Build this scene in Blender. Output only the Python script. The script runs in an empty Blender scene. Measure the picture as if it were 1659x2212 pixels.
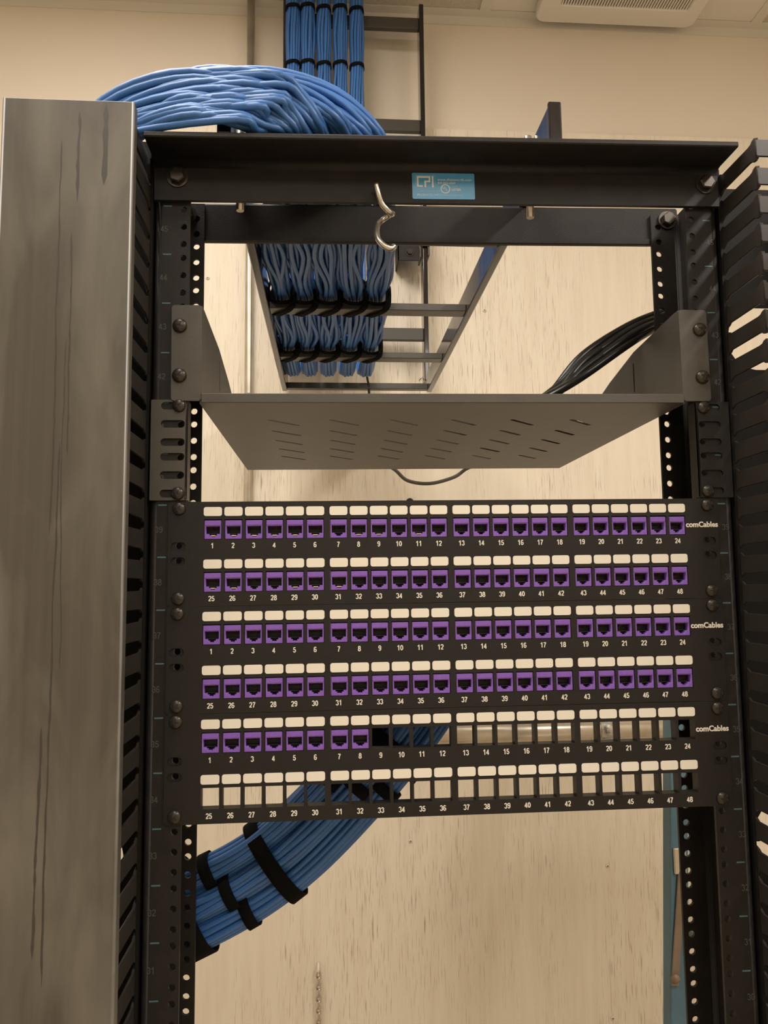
import bpy, bmesh, math, random
from mathutils import Vector, Matrix
from mathutils.geometry import delaunay_2d_cdt
random.seed(7)
S = 0.001                      # the scene is laid out in millimetres, stored in metres
sc = bpy.context.scene
COL = sc.collection
# ------------------------------------------------------------------ camera
FPX, CX, CY, CZ, YAW, PIT, ROL = 1625.6444, -103.8366, -649.8776, 1660.5853, 0.0713, 0.0964, -0.0105
cw, sw = math.cos(YAW), math.sin(YAW)
F = Vector((sw*math.cos(PIT), cw*math.cos(PIT), math.sin(PIT)))
R0 = Vector((cw, -sw, 0)); U0 = R0.cross(F)
R1 = R0*math.cos(ROL) + U0*math.sin(ROL); U1 = -R0*math.sin(ROL) + U0*math.cos(ROL)
cam_d = bpy.data.cameras.new('camera'); cam = bpy.data.objects.new('camera', cam_d); COL.objects.link(cam)
M = Matrix(((R1.x, U1.x, -F.x, CX*S), (R1.y, U1.y, -F.y, CY*S), (R1.z, U1.z, -F.z, CZ*S), (0, 0, 0, 1)))
cam.matrix_world = M
cam_d.sensor_fit = 'VERTICAL'; cam_d.sensor_height = 36.0; cam_d.lens = 36.0*FPX/2212.0
cam_d.clip_start = 0.02
sc.camera = cam
# ------------------------------------------------------------------ light and exposure
w = bpy.data.worlds.new('world'); sc.world = w; w.use_nodes = True
w.node_tree.nodes['Background'].inputs[0].default_value = (1.0, 0.9, 0.76, 1)
w.node_tree.nodes['Background'].inputs[1].default_value = 0.05
def area(name, loc, size, power, color=(1.0, 0.93, 0.855), rot=(0, 0, 0)):
    d = bpy.data.lights.new(name, 'AREA'); d.shape = 'RECTANGLE'; d.size, d.size_y = size
    d.energy = power; d.color = color
    o = bpy.data.objects.new(name, d); o.location = [v*S for v in loc]; o.rotation_euler = rot
    COL.objects.link(o); return o
area('ceiling_tube_right', (1080, -950, 2945), (0.14, 1.15), 30)
area('ceiling_panel_left', (-480, -250, 2945), (0.6, 1.2), 27)
area('ceiling_panel_rear', (100, -1900, 2945), (1.2, 0.6), 17)
sc.view_settings.view_transform = 'Standard'; sc.view_settings.look = 'None'
sc.view_settings.exposure = 0.0; sc.view_settings.gamma = 1.0
sc.view_settings.use_curve_mapping = False

# ------------------------------------------------------------------ materials
def mat(name, col, rough=0.5, metal=0.0, spec=0.5, noise=None, bump=0.0, bscale=400, coat=0):
    m = bpy.data.materials.new(name); m.use_nodes = True; nt = m.node_tree; b = nt.nodes['Principled BSDF']
    b.inputs['Base Color'].default_value = (*col, 1); b.inputs['Roughness'].default_value = rough
    b.inputs['Metallic'].default_value = metal; b.inputs['Specular IOR Level'].default_value = spec
    b.inputs['Coat Weight'].default_value = coat
    tc = nt.nodes.new('ShaderNodeTexCoord')
    if noise:
        scale, amt = noise
        n = nt.nodes.new('ShaderNodeTexNoise'); n.inputs['Scale'].default_value = scale; n.inputs['Detail'].default_value = 5
        nt.links.new(tc.outputs['Object'], n.inputs['Vector'])
        r = nt.nodes.new('ShaderNodeValToRGB')
        r.color_ramp.elements[0].position = 0.3; r.color_ramp.elements[1].position = 0.7
        r.color_ramp.elements[0].color = (*[c*(1-amt) for c in col], 1)
        r.color_ramp.elements[1].color = (*[min(1, c*(1+amt)) for c in col], 1)
        nt.links.new(n.outputs['Fac'], r.inputs[0]); nt.links.new(r.outputs[0], b.inputs['Base Color'])
    if bump:
        n2 = nt.nodes.new('ShaderNodeTexNoise'); n2.inputs['Scale'].default_value = bscale
        nt.links.new(tc.outputs['Object'], n2.inputs['Vector'])
        bp = nt.nodes.new('ShaderNodeBump'); bp.inputs['Strength'].default_value = bump; bp.inputs['Distance'].default_value = 0.001
        nt.links.new(n2.outputs['Fac'], bp.inputs['Height']); nt.links.new(bp.outputs[0], b.inputs['Normal'])
    return m
BLACK = mat('powder_black', (0.015, 0.0125, 0.0105), 0.5, spec=.25, noise=(60, .18), bump=.25, bscale=1500)
BLACK2 = mat('panel_black', (0.011, 0.0095, 0.008), 0.5, spec=.3, noise=(90, .12), bump=.2, bscale=2500)
SHELFM = mat('shelf_paint', (0.056, 0.050, 0.039), 0.42, noise=(40, .12), bump=.15, bscale=1800)
GLOSSB = mat('glossy_black', (0.012, 0.011, 0.011), 0.12, coat=.3)
PLAST = mat('black_plastic', (0.027, 0.0235, 0.020), 0.4, spec=.35, noise=(30, .25))
TROUGH_SHADE = mat('trough_shade_black', (0.008, 0.007, 0.006), 0.6, spec=.15)  # trough darkened in colour to stand for the deep shade between the fingers
RUNG = mat('rung_black', (0.055, 0.049, 0.040), 0.35)
VELC = mat('velcro_black', (0.006, 0.006, 0.006), 0.95, spec=.1, bump=.8, bscale=1800)
SCREWB = mat('screw_black', (0.05, 0.042, 0.033), 0.3, metal=.6)
RECESS = mat('recess_black', (0.004, 0.004, 0.004), 0.6)
ZINC = mat('zinc', (0.52, 0.48, 0.41), 0.28, metal=.9, noise=(60, .2))
GALV = mat('galvanised_steel', (0.55, 0.50, 0.41), 0.35, metal=.75, noise=(18, .18))
CABLE = mat('cable_blue', (0.038, 0.135, 0.37), 0.38, noise=(12, .12))
CABLEB = mat('cable_black', (0.008, 0.008, 0.008), 0.3)
GREY = mat('cord_grey', (0.10, 0.09, 0.075), 0.5)
PURPLE = mat('jack_purple', (0.19, 0.085, 0.40), 0.42, noise=(300, .08))
GOLD = mat('contact_metal', (0.75, 0.62, 0.40), 0.25, metal=.9)
PAPER = mat('label_paper', (0.70, 0.66, 0.56), 0.6)
INK = mat('print_white', (0.72, 0.68, 0.58), 0.6)
TEAL = mat('print_teal', (0.055, 0.13, 0.135), 0.6)
FAINT = mat('print_faint', (0.060, 0.062, 0.058), 0.6)
STICK = mat('sticker_blue', (0.07, 0.30, 0.55), 0.35, noise=(25, .12))
STICKW = mat('sticker_print', (0.62, 0.66, 0.62), 0.5)
STICKF = mat('sticker_print_faint', (0.30, 0.48, 0.60), 0.5)
LADB = mat('fibreglass_blue', (0.08, 0.17, 0.22), 0.5, noise=(6, .3))
LADT = mat('ladder_hardware', (0.19, 0.13, 0.085), 0.45, noise=(20, .25))
CEILW = mat('ceiling_white', (0.66, 0.62, 0.54), 0.7)
TILE = mat('tile_grey', (0.52, 0.47, 0.38), 0.9, noise=(300, .12), bump=.4, bscale=500)
VENTW = mat('vent_white', (0.70, 0.66, 0.58), 0.5)
FLOORM = mat('floor_vinyl', (0.62, 0.54, 0.43), 0.5, noise=(5, .1))
WALLS = mat('wall_paint', (0.72, 0.64, 0.52), 0.75, noise=(2, .02))

def plywood(name, cracks=True):
    m = bpy.data.materials.new(name); m.use_nodes = True; nt = m.node_tree; b = nt.nodes['Principled BSDF']
    b.inputs['Roughness'].default_value = 0.7
    tc = nt.nodes.new('ShaderNodeTexCoord')
    def nz(sx, sz, lo, hi, detail=3, off=0):
        mp = nt.nodes.new('ShaderNodeMapping'); mp.inputs['Scale'].default_value = (sx, sx, sz)
        mp.inputs['Location'].default_value = (off, off*2, off)
        n = nt.nodes.new('ShaderNodeTexNoise'); n.inputs['Scale'].default_value = 1; n.inputs['Detail'].default_value = detail
        nt.links.new(tc.outputs['Object'], mp.inputs[0]); nt.links.new(mp.outputs[0], n.inputs['Vector'])
        r = nt.nodes.new('ShaderNodeMapRange'); r.inputs[1].default_value = lo; r.inputs[2].default_value = hi
        nt.links.new(n.outputs['Fac'], r.inputs[0]); return r.outputs[0]
    fine = nz(520, 20, .575, .70, 3)            # thin vertical grain cracks
    mask = nz(8, 1.8, .43, .62, 3, 3)           # where the cracks gather
    grain = nz(70, 5, .35, .7, 6, 7)
    mu = nt.nodes.new('ShaderNodeMath'); mu.operation = 'MULTIPLY'; nt.links.new(fine, mu.inputs[0]); nt.links.new(mask, mu.inputs[1])
    m1 = nt.nodes.new('ShaderNodeMixRGB'); m1.inputs[1].default_value = (0.75, 0.68, 0.55, 1); m1.inputs[2].default_value = (0.70, 0.62, 0.49, 1)
    nt.links.new(grain, m1.inputs[0])
    m2 = nt.nodes.new('ShaderNodeMixRGB'); nt.links.new(mu.outputs[0], m2.inputs[0]); nt.links.new(m1.outputs[0], m2.inputs[1])
    m2.inputs[2].default_value = (0.40, 0.32, 0.23, 1)
    nt.links.new(m2.outputs[0], b.inputs['Base Color'])
    ad = nt.nodes.new('ShaderNodeMath'); ad.operation = 'MULTIPLY_ADD'; ad.inputs[1].default_value = -1.0
    nt.links.new(mu.outputs[0], ad.inputs[0]); nt.links.new(grain, ad.inputs[2])
    bp = nt.nodes.new('ShaderNodeBump'); bp.inputs['Strength'].default_value = .35; bp.inputs['Distance'].default_value = 0.0012
    nt.links.new(ad.outputs[0], bp.inputs['Height']); nt.links.new(bp.outputs[0], b.inputs['Normal'])
    return m
PLY = plywood('painted_plywood')

def cover_material():
    m = bpy.data.materials.new('dusty_dark_steel'); m.use_nodes = True; nt = m.node_tree; b = nt.nodes['Principled BSDF']
    b.inputs['Roughness'].default_value = 0.42
    tc = nt.nodes.new('ShaderNodeTexCoord')
    def nz(sx, sz, lo, hi, detail=4, off=0, dist=0):
        mp = nt.nodes.new('ShaderNodeMapping'); mp.inputs['Scale'].default_value = (sx, sx, sz); mp.inputs['Location'].default_value = (off, off, off)
        n = nt.nodes.new('ShaderNodeTexNoise'); n.inputs['Scale'].default_value = 1; n.inputs['Detail'].default_value = detail
        n.inputs['Distortion'].default_value = dist
        nt.links.new(tc.outputs['Object'], mp.inputs[0]); nt.links.new(mp.outputs[0], n.inputs['Vector'])
        r = nt.nodes.new('ShaderNodeMapRange'); r.inputs[1].default_value = lo; r.inputs[2].default_value = hi
        nt.links.new(n.outputs['Fac'], r.inputs[0]); return r.outputs[0]
    streak = nz(140, 1.6, .35, .7, 4)
    blot = nz(22, 7, .4, .72, 4, 5, .6)
    m1 = nt.nodes.new('ShaderNodeMixRGB'); m1.inputs[1].default_value = (0.062, 0.054, 0.042, 1); m1.inputs[2].default_value = (0.080, 0.071, 0.056, 1)
    nt.links.new(streak, m1.inputs[0])
    m2 = nt.nodes.new('ShaderNodeMixRGB'); nt.links.new(blot, m2.inputs[0]); nt.links.new(m1.outputs[0], m2.inputs[1]); m2.inputs[2].default_value = (0.135, 0.125, 0.100, 1)
    nt.links.new(m2.outputs[0], b.inputs['Base Color'])
    nt.links.new(streak, b.inputs['Roughness']) if False else None
    return m
COVER = cover_material()
DRIP = mat('dried_drip', (0.040, 0.036, 0.028), 0.5)
DUST = mat('dust_smudge', (0.17, 0.155, 0.125), 0.7)

# ------------------------------------------------------------------ helpers
def link(name, me, m=None, parent=None, loc=None, smooth=False):
    if m is not None and not me.materials: me.materials.append(m)
    o = bpy.data.objects.new(name, me); COL.objects.link(o)
    if parent is not None: o.parent = parent
    if loc is not None: o.location = [v*S for v in loc]
    return o
def tag(o, label=None, cat=None, group=None, kind=None):
    if label: o['label'] = label
    if cat: o['category'] = cat
    if group: o['group'] = group
    if kind: o['kind'] = kind
    return o
def thing(name, label, cat, loc=(0, 0, 0), group=None, tilt=0.0):
    o = bpy.data.objects.new(name, None); COL.objects.link(o); o.empty_display_size = .02
    o.location = [v*S for v in loc]; o.rotation_euler = (0, tilt, 0)
    return tag(o, label, cat, group)
def bm_mesh(bm, name='m', smooth=False):
    me = bpy.data.meshes.new(name); bm.to_mesh(me); bm.free()
    if smooth: me.polygons.foreach_set('use_smooth', [True]*len(me.polygons))
    return me
def add_box(bm, x0, x1, y0, y1, z0, z1, bev=0, mi=0, rz=0, ry=0, c=None):
    r = bmesh.ops.create_cube(bm, size=1)
    vs = r['verts']
    cen = Vector(((x0+x1)/2, (y0+y1)/2, (z0+z1)/2))
    for v in vs:
        v.co = Vector((v.co.x*(x1-x0), v.co.y*(y1-y0), v.co.z*(z1-z0)))*S
    es = list({e for v in vs for e in v.link_edges})
    fs = list({f for v in vs for f in v.link_faces})
    for f in fs: f.material_index = mi
    if bev:
        rr = bmesh.ops.bevel(bm, geom=es, offset=bev*S, segments=2, profile=.5, affect='EDGES', clamp_overlap=True)
        vs = list({v for f in rr['faces'] for v in f.verts} | {v for v in vs if v.is_valid})
        for f in rr['faces']: f.material_index = mi
    rm = Matrix.Rotation(rz, 3, 'Z') @ Matrix.Rotation(ry, 3, 'Y')
    for v in vs: v.co = rm @ v.co + cen*S
    return vs
def box(name, x0, x1, y0, y1, z0, z1, m, parent=None, bev=0):
    bm = bmesh.new(); add_box(bm, x0, x1, y0, y1, z0, z1, bev)
    return link(name, bm_mesh(bm, name), m, parent)
def rrect(cx, cz, w, h, r, n=4):
    pts = []
    for (sx, sz, a0) in ((1, 1, 0), (-1, 1, 90), (-1, -1, 180), (1, -1, 270)):
        for k in range(n+1):
            a = math.radians(a0+90*k/n)
            pts.append((cx+sx*(w/2-r)+r*math.cos(a), cz+sz*(h/2-r)+r*math.sin(a)))
    return pts
def circ(cx, cz, r, n=12): return [(cx+r*math.cos(2*math.pi*k/n), cz+r*math.sin(2*math.pi*k/n)) for k in range(n)]
def plate_mesh(outers, holes, t, plane='XZ', at=0.0, name='plate', bev=0.0):
    """filled 2D outlines with holes, thickness t growing from `at` along +normal axis"""
    if not bev: return cdt_plate(outers, holes, t, plane, at, name)
    cu = bpy.data.curves.new(name, 'CURVE'); cu.dimensions = '2D'; cu.fill_mode = 'BOTH'
    for loop in list(outers)+list(holes):
        sp = cu.splines.new('POLY'); sp.points.add(len(loop)-1); sp.use_cyclic_u = True
        for p, (a, b) in zip(sp.points, loop): p.co = (a*S, b*S, 0, 1)
    cu.extrude = t*S/2-bev*S
    if bev: cu.bevel_depth = bev*S; cu.bevel_resolution = 0; cu.offset = -bev*S
    o = bpy.data.objects.new('tmp', cu); COL.objects.link(o)
    bpy.context.view_layer.update()
    me = bpy.data.meshes.new_from_object(o.evaluated_get(bpy.context.evaluated_depsgraph_get()))
    bpy.data.objects.remove(o); bpy.data.curves.remove(cu)
    mid = (at+t/2)*S
    for v in me.vertices:
        a, b, c = v.co
        v.co = {'XZ': (a, mid+c, b), 'YZ': (mid+c, a, b), 'XY': (a, b, mid+c)}[plane]
    bm = bmesh.new(); bm.from_mesh(me); bmesh.ops.remove_doubles(bm, verts=bm.verts, dist=1e-7)
    bmesh.ops.recalc_face_normals(bm, faces=bm.faces); bm.to_mesh(me); bm.free()
    me.materials.clear(); me.name = name
    return me
def inside(p, poly):
    x, y = p; r = False; n = len(poly)
    for i in range(n):
        x0, y0 = poly[i]; x1, y1 = poly[i-1]
        if (y0 > y) != (y1 > y) and x < (x1-x0)*(y-y0)/(y1-y0)+x0: r = not r
    return r
def cdt_plate(outers, holes, t, plane, at, name):
    pts = []; edges = []
    for loop in list(outers)+list(holes):
        b = len(pts); n = len(loop); pts += [Vector((p[0], p[1])) for p in loop]
        edges += [(b+i, b+(i+1) % n) for i in range(n)]
    V, E_, Fc, _, _, _ = delaunay_2d_cdt(pts, edges, [], 0, 1e-5)
    bb = [(min(p[0] for p in h), max(p[0] for p in h), min(p[1] for p in h), max(p[1] for p in h)) for h in holes]
    tris = []
    for f in Fc:
        cx = sum(V[i].x for i in f)/len(f); cy = sum(V[i].y for i in f)/len(f)
        if not any(inside((cx, cy), o) for o in outers): continue
        if any(q[0] <= cx <= q[1] and q[2] <= cy <= q[3] and inside((cx, cy), h) for q, h in zip(bb, holes)): continue
        tris.append(f)
    bm = bmesh.new()
    def P(v, d):
        a, b, c = v.x*S, v.y*S, d*S
        return {'XZ': (a, c, b), 'YZ': (c, a, b), 'XY': (a, b, c)}[plane]
    A = {}; B = {}
    for f in tris:
        for i in f:
            if i not in A: A[i] = bm.verts.new(P(V[i], at)); B[i] = bm.verts.new(P(V[i], at+t))
    cnt = {}
    for f in tris:
        bm.faces.new([A[i] for i in f]); bm.faces.new([B[i] for i in reversed(f)])
        for a, b in zip(f, f[1:]+f[:1]):
            k = (min(a, b), max(a, b)); cnt[k] = cnt.get(k, 0)+1
    for (a, b), c in cnt.items():
        if c == 1: bm.faces.new((A[a], A[b], B[b], B[a]))
    bmesh.ops.recalc_face_normals(bm, faces=bm.faces)
    me = bpy.data.meshes.new(name); bm.to_mesh(me); bm.free(); return me
def join(meshes, name='joined'):
    bm = bmesh.new(); mats = []
    for me in meshes:
        n0 = len(bm.faces); bm.from_mesh(me); bm.faces.ensure_lookup_table()
        idx = {}
        for i, mm in enumerate(me.materials):
            if mm not in mats: mats.append(mm)
            idx[i] = mats.index(mm)
        for f in bm.faces[n0:]: f.material_index = idx.get(f.material_index, 0)
    out = bpy.data.meshes.new(name); bm.to_mesh(out); bm.free()
    for mm in mats: out.materials.append(mm)
    return out
FONT = {}
def text_mesh(s, size, bold=0.0, t=.15, align='CENTER'):
    """lettering standing in the XZ plane, facing -Y"""
    key = (s, size, bold, t, align)
    if key in FONT: return FONT[key]
    cu = bpy.data.curves.new('txt', 'FONT'); cu.body = s; cu.size = size*S; cu.align_x = align; cu.align_y = 'CENTER'
    cu.extrude = t*S; cu.offset = bold*S; cu.resolution_u = 3
    o = bpy.data.objects.new('tmp', cu); COL.objects.link(o); bpy.context.view_layer.update()
    me = bpy.data.meshes.new_from_object(o.evaluated_get(bpy.context.evaluated_depsgraph_get()))
    bpy.data.objects.remove(o); bpy.data.curves.remove(cu)
    for v in me.vertices:
        a, b, c = v.co; v.co = (a, -c, b)
    me.materials.clear(); FONT[key] = me
    return me
def arc(cx, cy, rx, ry, a0, a1, n=10):
    return [(cx+rx*math.cos(math.radians(a0+(a1-a0)*k/n)), cy+ry*math.sin(math.radians(a0+(a1-a0)*k/n))) for k in range(n+1)]
GL = {  # digit strokes in a cell 0.56 wide, 1 tall
 '0': [arc(.28, .5, .2, .42, 90, 450, 20)],
 '1': [[(.08, .70), (.22, .80), (.33, .99)], [(.33, .99), (.33, 0)]],
 '2': [arc(.28, .70, .2, .22, 170, -20, 12)+[(.40, .48), (.22, .28), (.09, .08)], [(.05, .08), (.50, .08)]],
 '3': [arc(.26, .71, .19, .21, 165, -70, 12), arc(.27, .29, .21, .22, 80, -165, 14)],
 '4': [[(.38, 0), (.38, .95)], [(.38, .92), (.07, .30), (.07, .27)], [(.03, .27), (.54, .27)]],
 '5': [[(.46, .91), (.14, .91), (.10, .50)], arc(.26, .32, .21, .25, 140, -165, 14)],
 '6': [arc(.28, .30, .2, .23, 0, 360, 18), [(.085, .33), (.085, .55)]+arc(.29, .62, .205, .30, 170, 35, 9)],
 '7': [[(.05, .91), (.50, .91)], [(.49, .91), (.34, .62), (.24, .32), (.20, 0)]],
 '8': [arc(.28, .72, .17, .20, 0, 360, 18), arc(.28, .28, .205, .22, 0, 360, 18)],
 '9': [arc(.28, .70, .2, .23, 0, 360, 18), [(.475, .67), (.475, .45)]+arc(.27, .38, .205, .30, -10, -145, 9)]}
def digits_mesh(s_, h, wd=.17):
    key = ('d', s_, h)
    if key in FONT: return FONT[key]
    bm = bmesh.new(); x0 = -len(s_)*.60*h/2
    for ch in s_:
        for path in GL[ch]:
            P = [Vector((x0+px*h+.02*h, pz*h-h/2)) for px, pz in path]; closed = (P[0]-P[-1]).length < 1e-6
            if closed: P = P[:-1]
            n = len(P); L = []; R = []
            for i in range(n):
                if closed: a, b = P[i-1], P[(i+1) % n]
                else: a, b = P[max(i-1, 0)], P[min(i+1, n-1)]
                d = (b-a).normalized(); nn = Vector((-d.y, d.x))*wd*h/2
                L.append(bm.verts.new(((P[i]+nn).x*S, 0, (P[i]+nn).y*S))); R.append(bm.verts.new(((P[i]-nn).x*S, 0, (P[i]-nn).y*S)))
            for i in range(n if closed else n-1):
                j = (i+1) % n; bm.faces.new((L[i], R[i], R[j], L[j]))
        x0 += .60*h
    r = bmesh.ops.extrude_face_region(bm, geom=list(bm.faces))
    for v in r['geom']:
        if isinstance(v, bmesh.types.BMVert): v.co.y -= .12*S
    bmesh.ops.recalc_face_normals(bm, faces=bm.faces)
    FONT[key] = bm_mesh(bm, 'number'); return FONT[key]
def crom(P, n=8):
    P = [Vector(p) for p in P]; Q = [2*P[0]-P[1]]+P+[2*P[-1]-P[-2]]; out = []
    for i in range(1, len(Q)-2):
        p0, p1, p2, p3 = Q[i-1:i+3]
        for k in range(n):
            t = k/n
            out.append(.5*((2*p1)+(-p0+p2)*t+(2*p0-5*p1+4*p2-p3)*t*t+(-p0+3*p1-3*p2+p3)*t**3))
    out.append(P[-1]); return out
def sweep(bm, pts, prof, closed=False, caps=True, up=Vector((0, 0, 1)), scale=None, mi=0):
    """sweep a 2D profile [(a,b)..] (mm) along pts (mm)"""
    pts = [Vector(p)*S for p in pts]; n = len(pts); rings = []
    nrm = None
    for i in range(n):
        if closed: t = (pts[(i+1) % n]-pts[i-1]).normalized()
        else: t = (pts[min(i+1, n-1)]-pts[max(i-1, 0)]).normalized()
        if nrm is None:
            u = up if abs(t.dot(up)) < .95 else Vector((1, 0, 0))
            nrm = (u-t*u.dot(t)).normalized()
        else: nrm = (nrm-t*nrm.dot(t)).normalized()
        bn = t.cross(nrm)
        k = scale[i] if scale else 1
        rings.append([bm.verts.new(pts[i]+(nrm*a+bn*b)*S*k) for a, b in prof])
    m = len(prof); fs = []
    for i in range(n if closed else n-1):
        A, B = rings[i], rings[(i+1) % n]
        for j in range(m):
            f = bm.faces.new((A[j], A[(j+1) % m], B[(j+1) % m], B[j])); f.smooth = True; f.material_index = mi
    if caps and not closed:
        bm.faces.new(rings[0][::-1]).material_index = mi; bm.faces.new(rings[-1]).material_index = mi
def ring(r, n=8): return [(r*math.cos(2*math.pi*k/n), r*math.sin(2*math.pi*k/n)) for k in range(n)]
def tube(name, pts, r, m, parent=None, n=8):
    bm = bmesh.new(); sweep(bm, pts, ring(r, n)); bmesh.ops.recalc_face_normals(bm, faces=bm.faces)
    return link(name, bm_mesh(bm, name), m, parent)
def lathe_y(bm, prof, cx=0, cz=0, n=20, mi=0):
    """profile [(radius, y)] turned round an axis parallel to Y"""
    rings = [[bm.verts.new(((cx+r*math.cos(2*math.pi*k/n))*S, y*S, (cz+r*math.sin(2*math.pi*k/n))*S)) for k in range(n)] for r, y in prof]
    for A, B in zip(rings, rings[1:]):
        for j in range(n):
            f = bm.faces.new((A[j], A[(j+1) % n], B[(j+1) % n], B[j])); f.smooth = True; f.material_index = mi
    bm.faces.new(rings[0]).material_index = mi; bm.faces.new(rings[-1][::-1]).material_index = mi
    bmesh.ops.recalc_face_normals(bm, faces=bm.faces)
def screw_mesh(r=5.6, h=3.6, metal=SCREWB, slot='cross'):
    bm = bmesh.new()
    lathe_y(bm, [(r*.98, 0), (r, -h*.25), (r*.9, -h*.62), (r*.68, -h*.88), (r*.35, -h*.98), (.02, -h)], n=24)
    add_box(bm, -r*.5, r*.5, -h-.12, -h*.7, -.55, .55, mi=1)
    add_box(bm, -.55, .55, -h-.12, -h*.7, -r*.5, r*.5, mi=1)
    me = bm_mesh(bm, 'screw'); me.materials.append(metal); me.materials.append(RECESS); return me
SCREW = screw_mesh()
def put_screw(parent, x, y, z, name='mounting_screw', me=None, a=0, s=1):
    o = link(name, me or SCREW, None, parent, (x, y, z)); o.rotation_euler = (0, a, 0); o.scale = (s, s, s); return o
U = 44.45

# ------------------------------------------------------------------ the room
def struct(name, x0, x1, y0, y1, z0, z1, m):
    o = box(name, x0, x1, y0, y1, z0, z1, m); o['kind'] = 'structure'; return o
CEIL = 2966
struct('wall_back', -1650, 1750, 952, 1060, 0, 3050, WALLS)
struct('wall_left', -1750, -1650, -2600, 952, 0, 3050, WALLS)
struct('wall_right', 1750, 1850, -2600, 952, 0, 3050, WALLS)
struct('wall_front', -1650, 1750, -2700, -2600, 0, 3050, WALLS)
struct('floor', -1750, 1850, -2700, 1060, -80, 0, FLOORM)
struct('ceiling', -1650, 1750, -2600, 952, CEIL+4, CEIL+80, CEILW)
box_l = struct('trim_1', -1650, 1750, 928, 952, CEIL-3, CEIL+1, CEILW)
struct('trim_2', -1650, 1750, 949, 952, CEIL-24, CEIL-3, CEILW)
for i, xb in enumerate((252-640, 252, 895)):
    bm = bmesh.new(); add_box(bm, xb-12.5, xb+12.5, -2500, 928, CEIL-4, CEIL+2); 
    o = link('trim_%d' % (i+3), bm_mesh(bm), CEILW); o['kind'] = 'structure'
for x0, x1, mm, lab in ((-375.5, 239.5, TILE, 'greyish textured ceiling tile left of the vent, above the cable runway top'),
                        (907.5, 1520, TILE, 'greyish textured ceiling tile right of the vent, at the picture corner')):
    t = box('ceiling_tile', x0, x1, 310, 927, CEIL-1, CEIL+4, mm); tag(t, lab, 'ceiling tile', 'textured ceiling tiles')
t = box('ceiling_tile', 264.5, 882.5, 310, 927, CEIL-2, CEIL+4, VENTW); tag(t, 'smooth white ceiling panel that holds the slotted vent', 'ceiling panel')
# vent in the ceiling
v = thing('ceiling_vent', 'white plastic ceiling vent with rounded corners and a slotted grille', 'vent', (550, 741, CEIL-2))
def vent():
    outer = rrect(0, 0, 372, 372, 22); inner = rrect(6, -8, 290, 282, 3)
    me = plate_mesh([outer], [inner], 26, 'XY', -26, 'vent_frame', bev=3)
    link('frame', me, VENTW, v)
    bm = bmesh.new(); add_box(bm, -141, 153, -151, 135, -6, -3); link('backing', bm_mesh(bm), mat('vent_dark', (.10, .09, .07), .8), v)
    bm = bmesh.new()
    for k in range(46):
        x = -138+k*6.28; add_box(bm, x, x+3.2, -150, 134, -24, -8)
    link('grille', bm_mesh(bm), VENTW, v)
vent()
# plywood board
ply = box('plywood_backboard', -1500, 1600, 940, 951.8, 250, 2681, PLY)
tag(ply, 'cream painted plywood board with vertical grain cracks covering the wall', 'plywood board')
def wall_screw(x, z, lab, m=WALLS, r=4.5, name='wall_screw'):
    bm = bmesh.new(); lathe_y(bm, [(r, 0), (r*.85, -1.6), (.05, -2.6)], n=14)
    add_box(bm, -r*.45, r*.45, -2.8, -1, -.4, .4, mi=1); add_box(bm, -.4, .4, -2.8, -1, -r*.45, r*.45, mi=1)
    me = bm_mesh(bm); me.materials.append(m); me.materials.append(GREY)
    o = link(name, me, None, None, (x, 940, z)); tag(o, lab, 'screw', 'painted screws in the plywood')
wall_screw(57, 1138.7, 'painted screw head in the plywood, below number 34 of the lowest panel')
wall_screw(236.7, 2260.6, 'painted screw head in the plywood, just right of the cable runway side rail')
wall_screw(467, 1075, 'painted screw head in the plywood, left of the blue ladder top visible part')
wall_screw(466, 777, 'painted screw head in the plywood at the picture bottom, left of the blue ladder')
wall_screw(-366, 2323, 'small screw head in the plywood, left of the thin conduit')
wall_screw(758, 2678-20, 'screw near the plywood top edge, above the right end of the rack top')
bm = bmesh.new(); lathe_y(bm, [(8, 0), (8, -4), (5, -7), (.05, -8)], n=16)
o = link('rubber_bumper', bm_mesh(bm), BLACK, None, (65, 940, 1836)); tag(o, 'small dark bumper on the plywood peeking over the top patch panel', 'bumper')
# conduits
def conduit(name, pts, r, lab):
    t = thing(name, lab, 'conduit', pts[0]); base = Vector(pts[0])
    tube('pipe', [Vector(p)-base for p in pts], r, GALV, t, 20)
    return t, base
t, b0 = conduit('conduit', [(-276, 925, 1440), (-276, 925, 1900), (-276, 925, 2400), (-276, 925, CEIL-2)], 8.6, 'thin vertical galvanised conduit running up the wall behind the rack, left side')
for z in (2060, 2560, 1560):
    bm = bmesh.new(); sweep(bm, [(0, 0, z-1440-5), (0, 0, z-1440+5)], ring(9.8, 16)); add_box(bm, -32, 32, 12, 14.6, z-1440-8, z-1440+8)
    link('clamp', bm_mesh(bm), GALV, t)
t = thing('conduit', 'thick horizontal galvanised conduit on the wall, seen through the lowest panel openings', 'conduit', (20, 918, 1357))
tube('pipe', [(0, 0, 0), (300, 0, 0), (1000, 0, 0)], 17.5, GALV, t, 24)
bm = bmesh.new(); sweep(bm, [(432, 0, 0), (462, 0, 0)], ring(20, 20)); add_box(bm, 440, 452, -23, -17, -4, 4, bev=1)
link('coupling', bm_mesh(bm), mat('weathered_coupling', (.42, .40, .35), .45, metal=.6, noise=(70, .7)), t)
for x in (140, 760):
    bm = bmesh.new(); add_box(bm, x-8, x+8, 17, 22, -34, 34); link('clamp', bm_mesh(bm), GALV, t)
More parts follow.
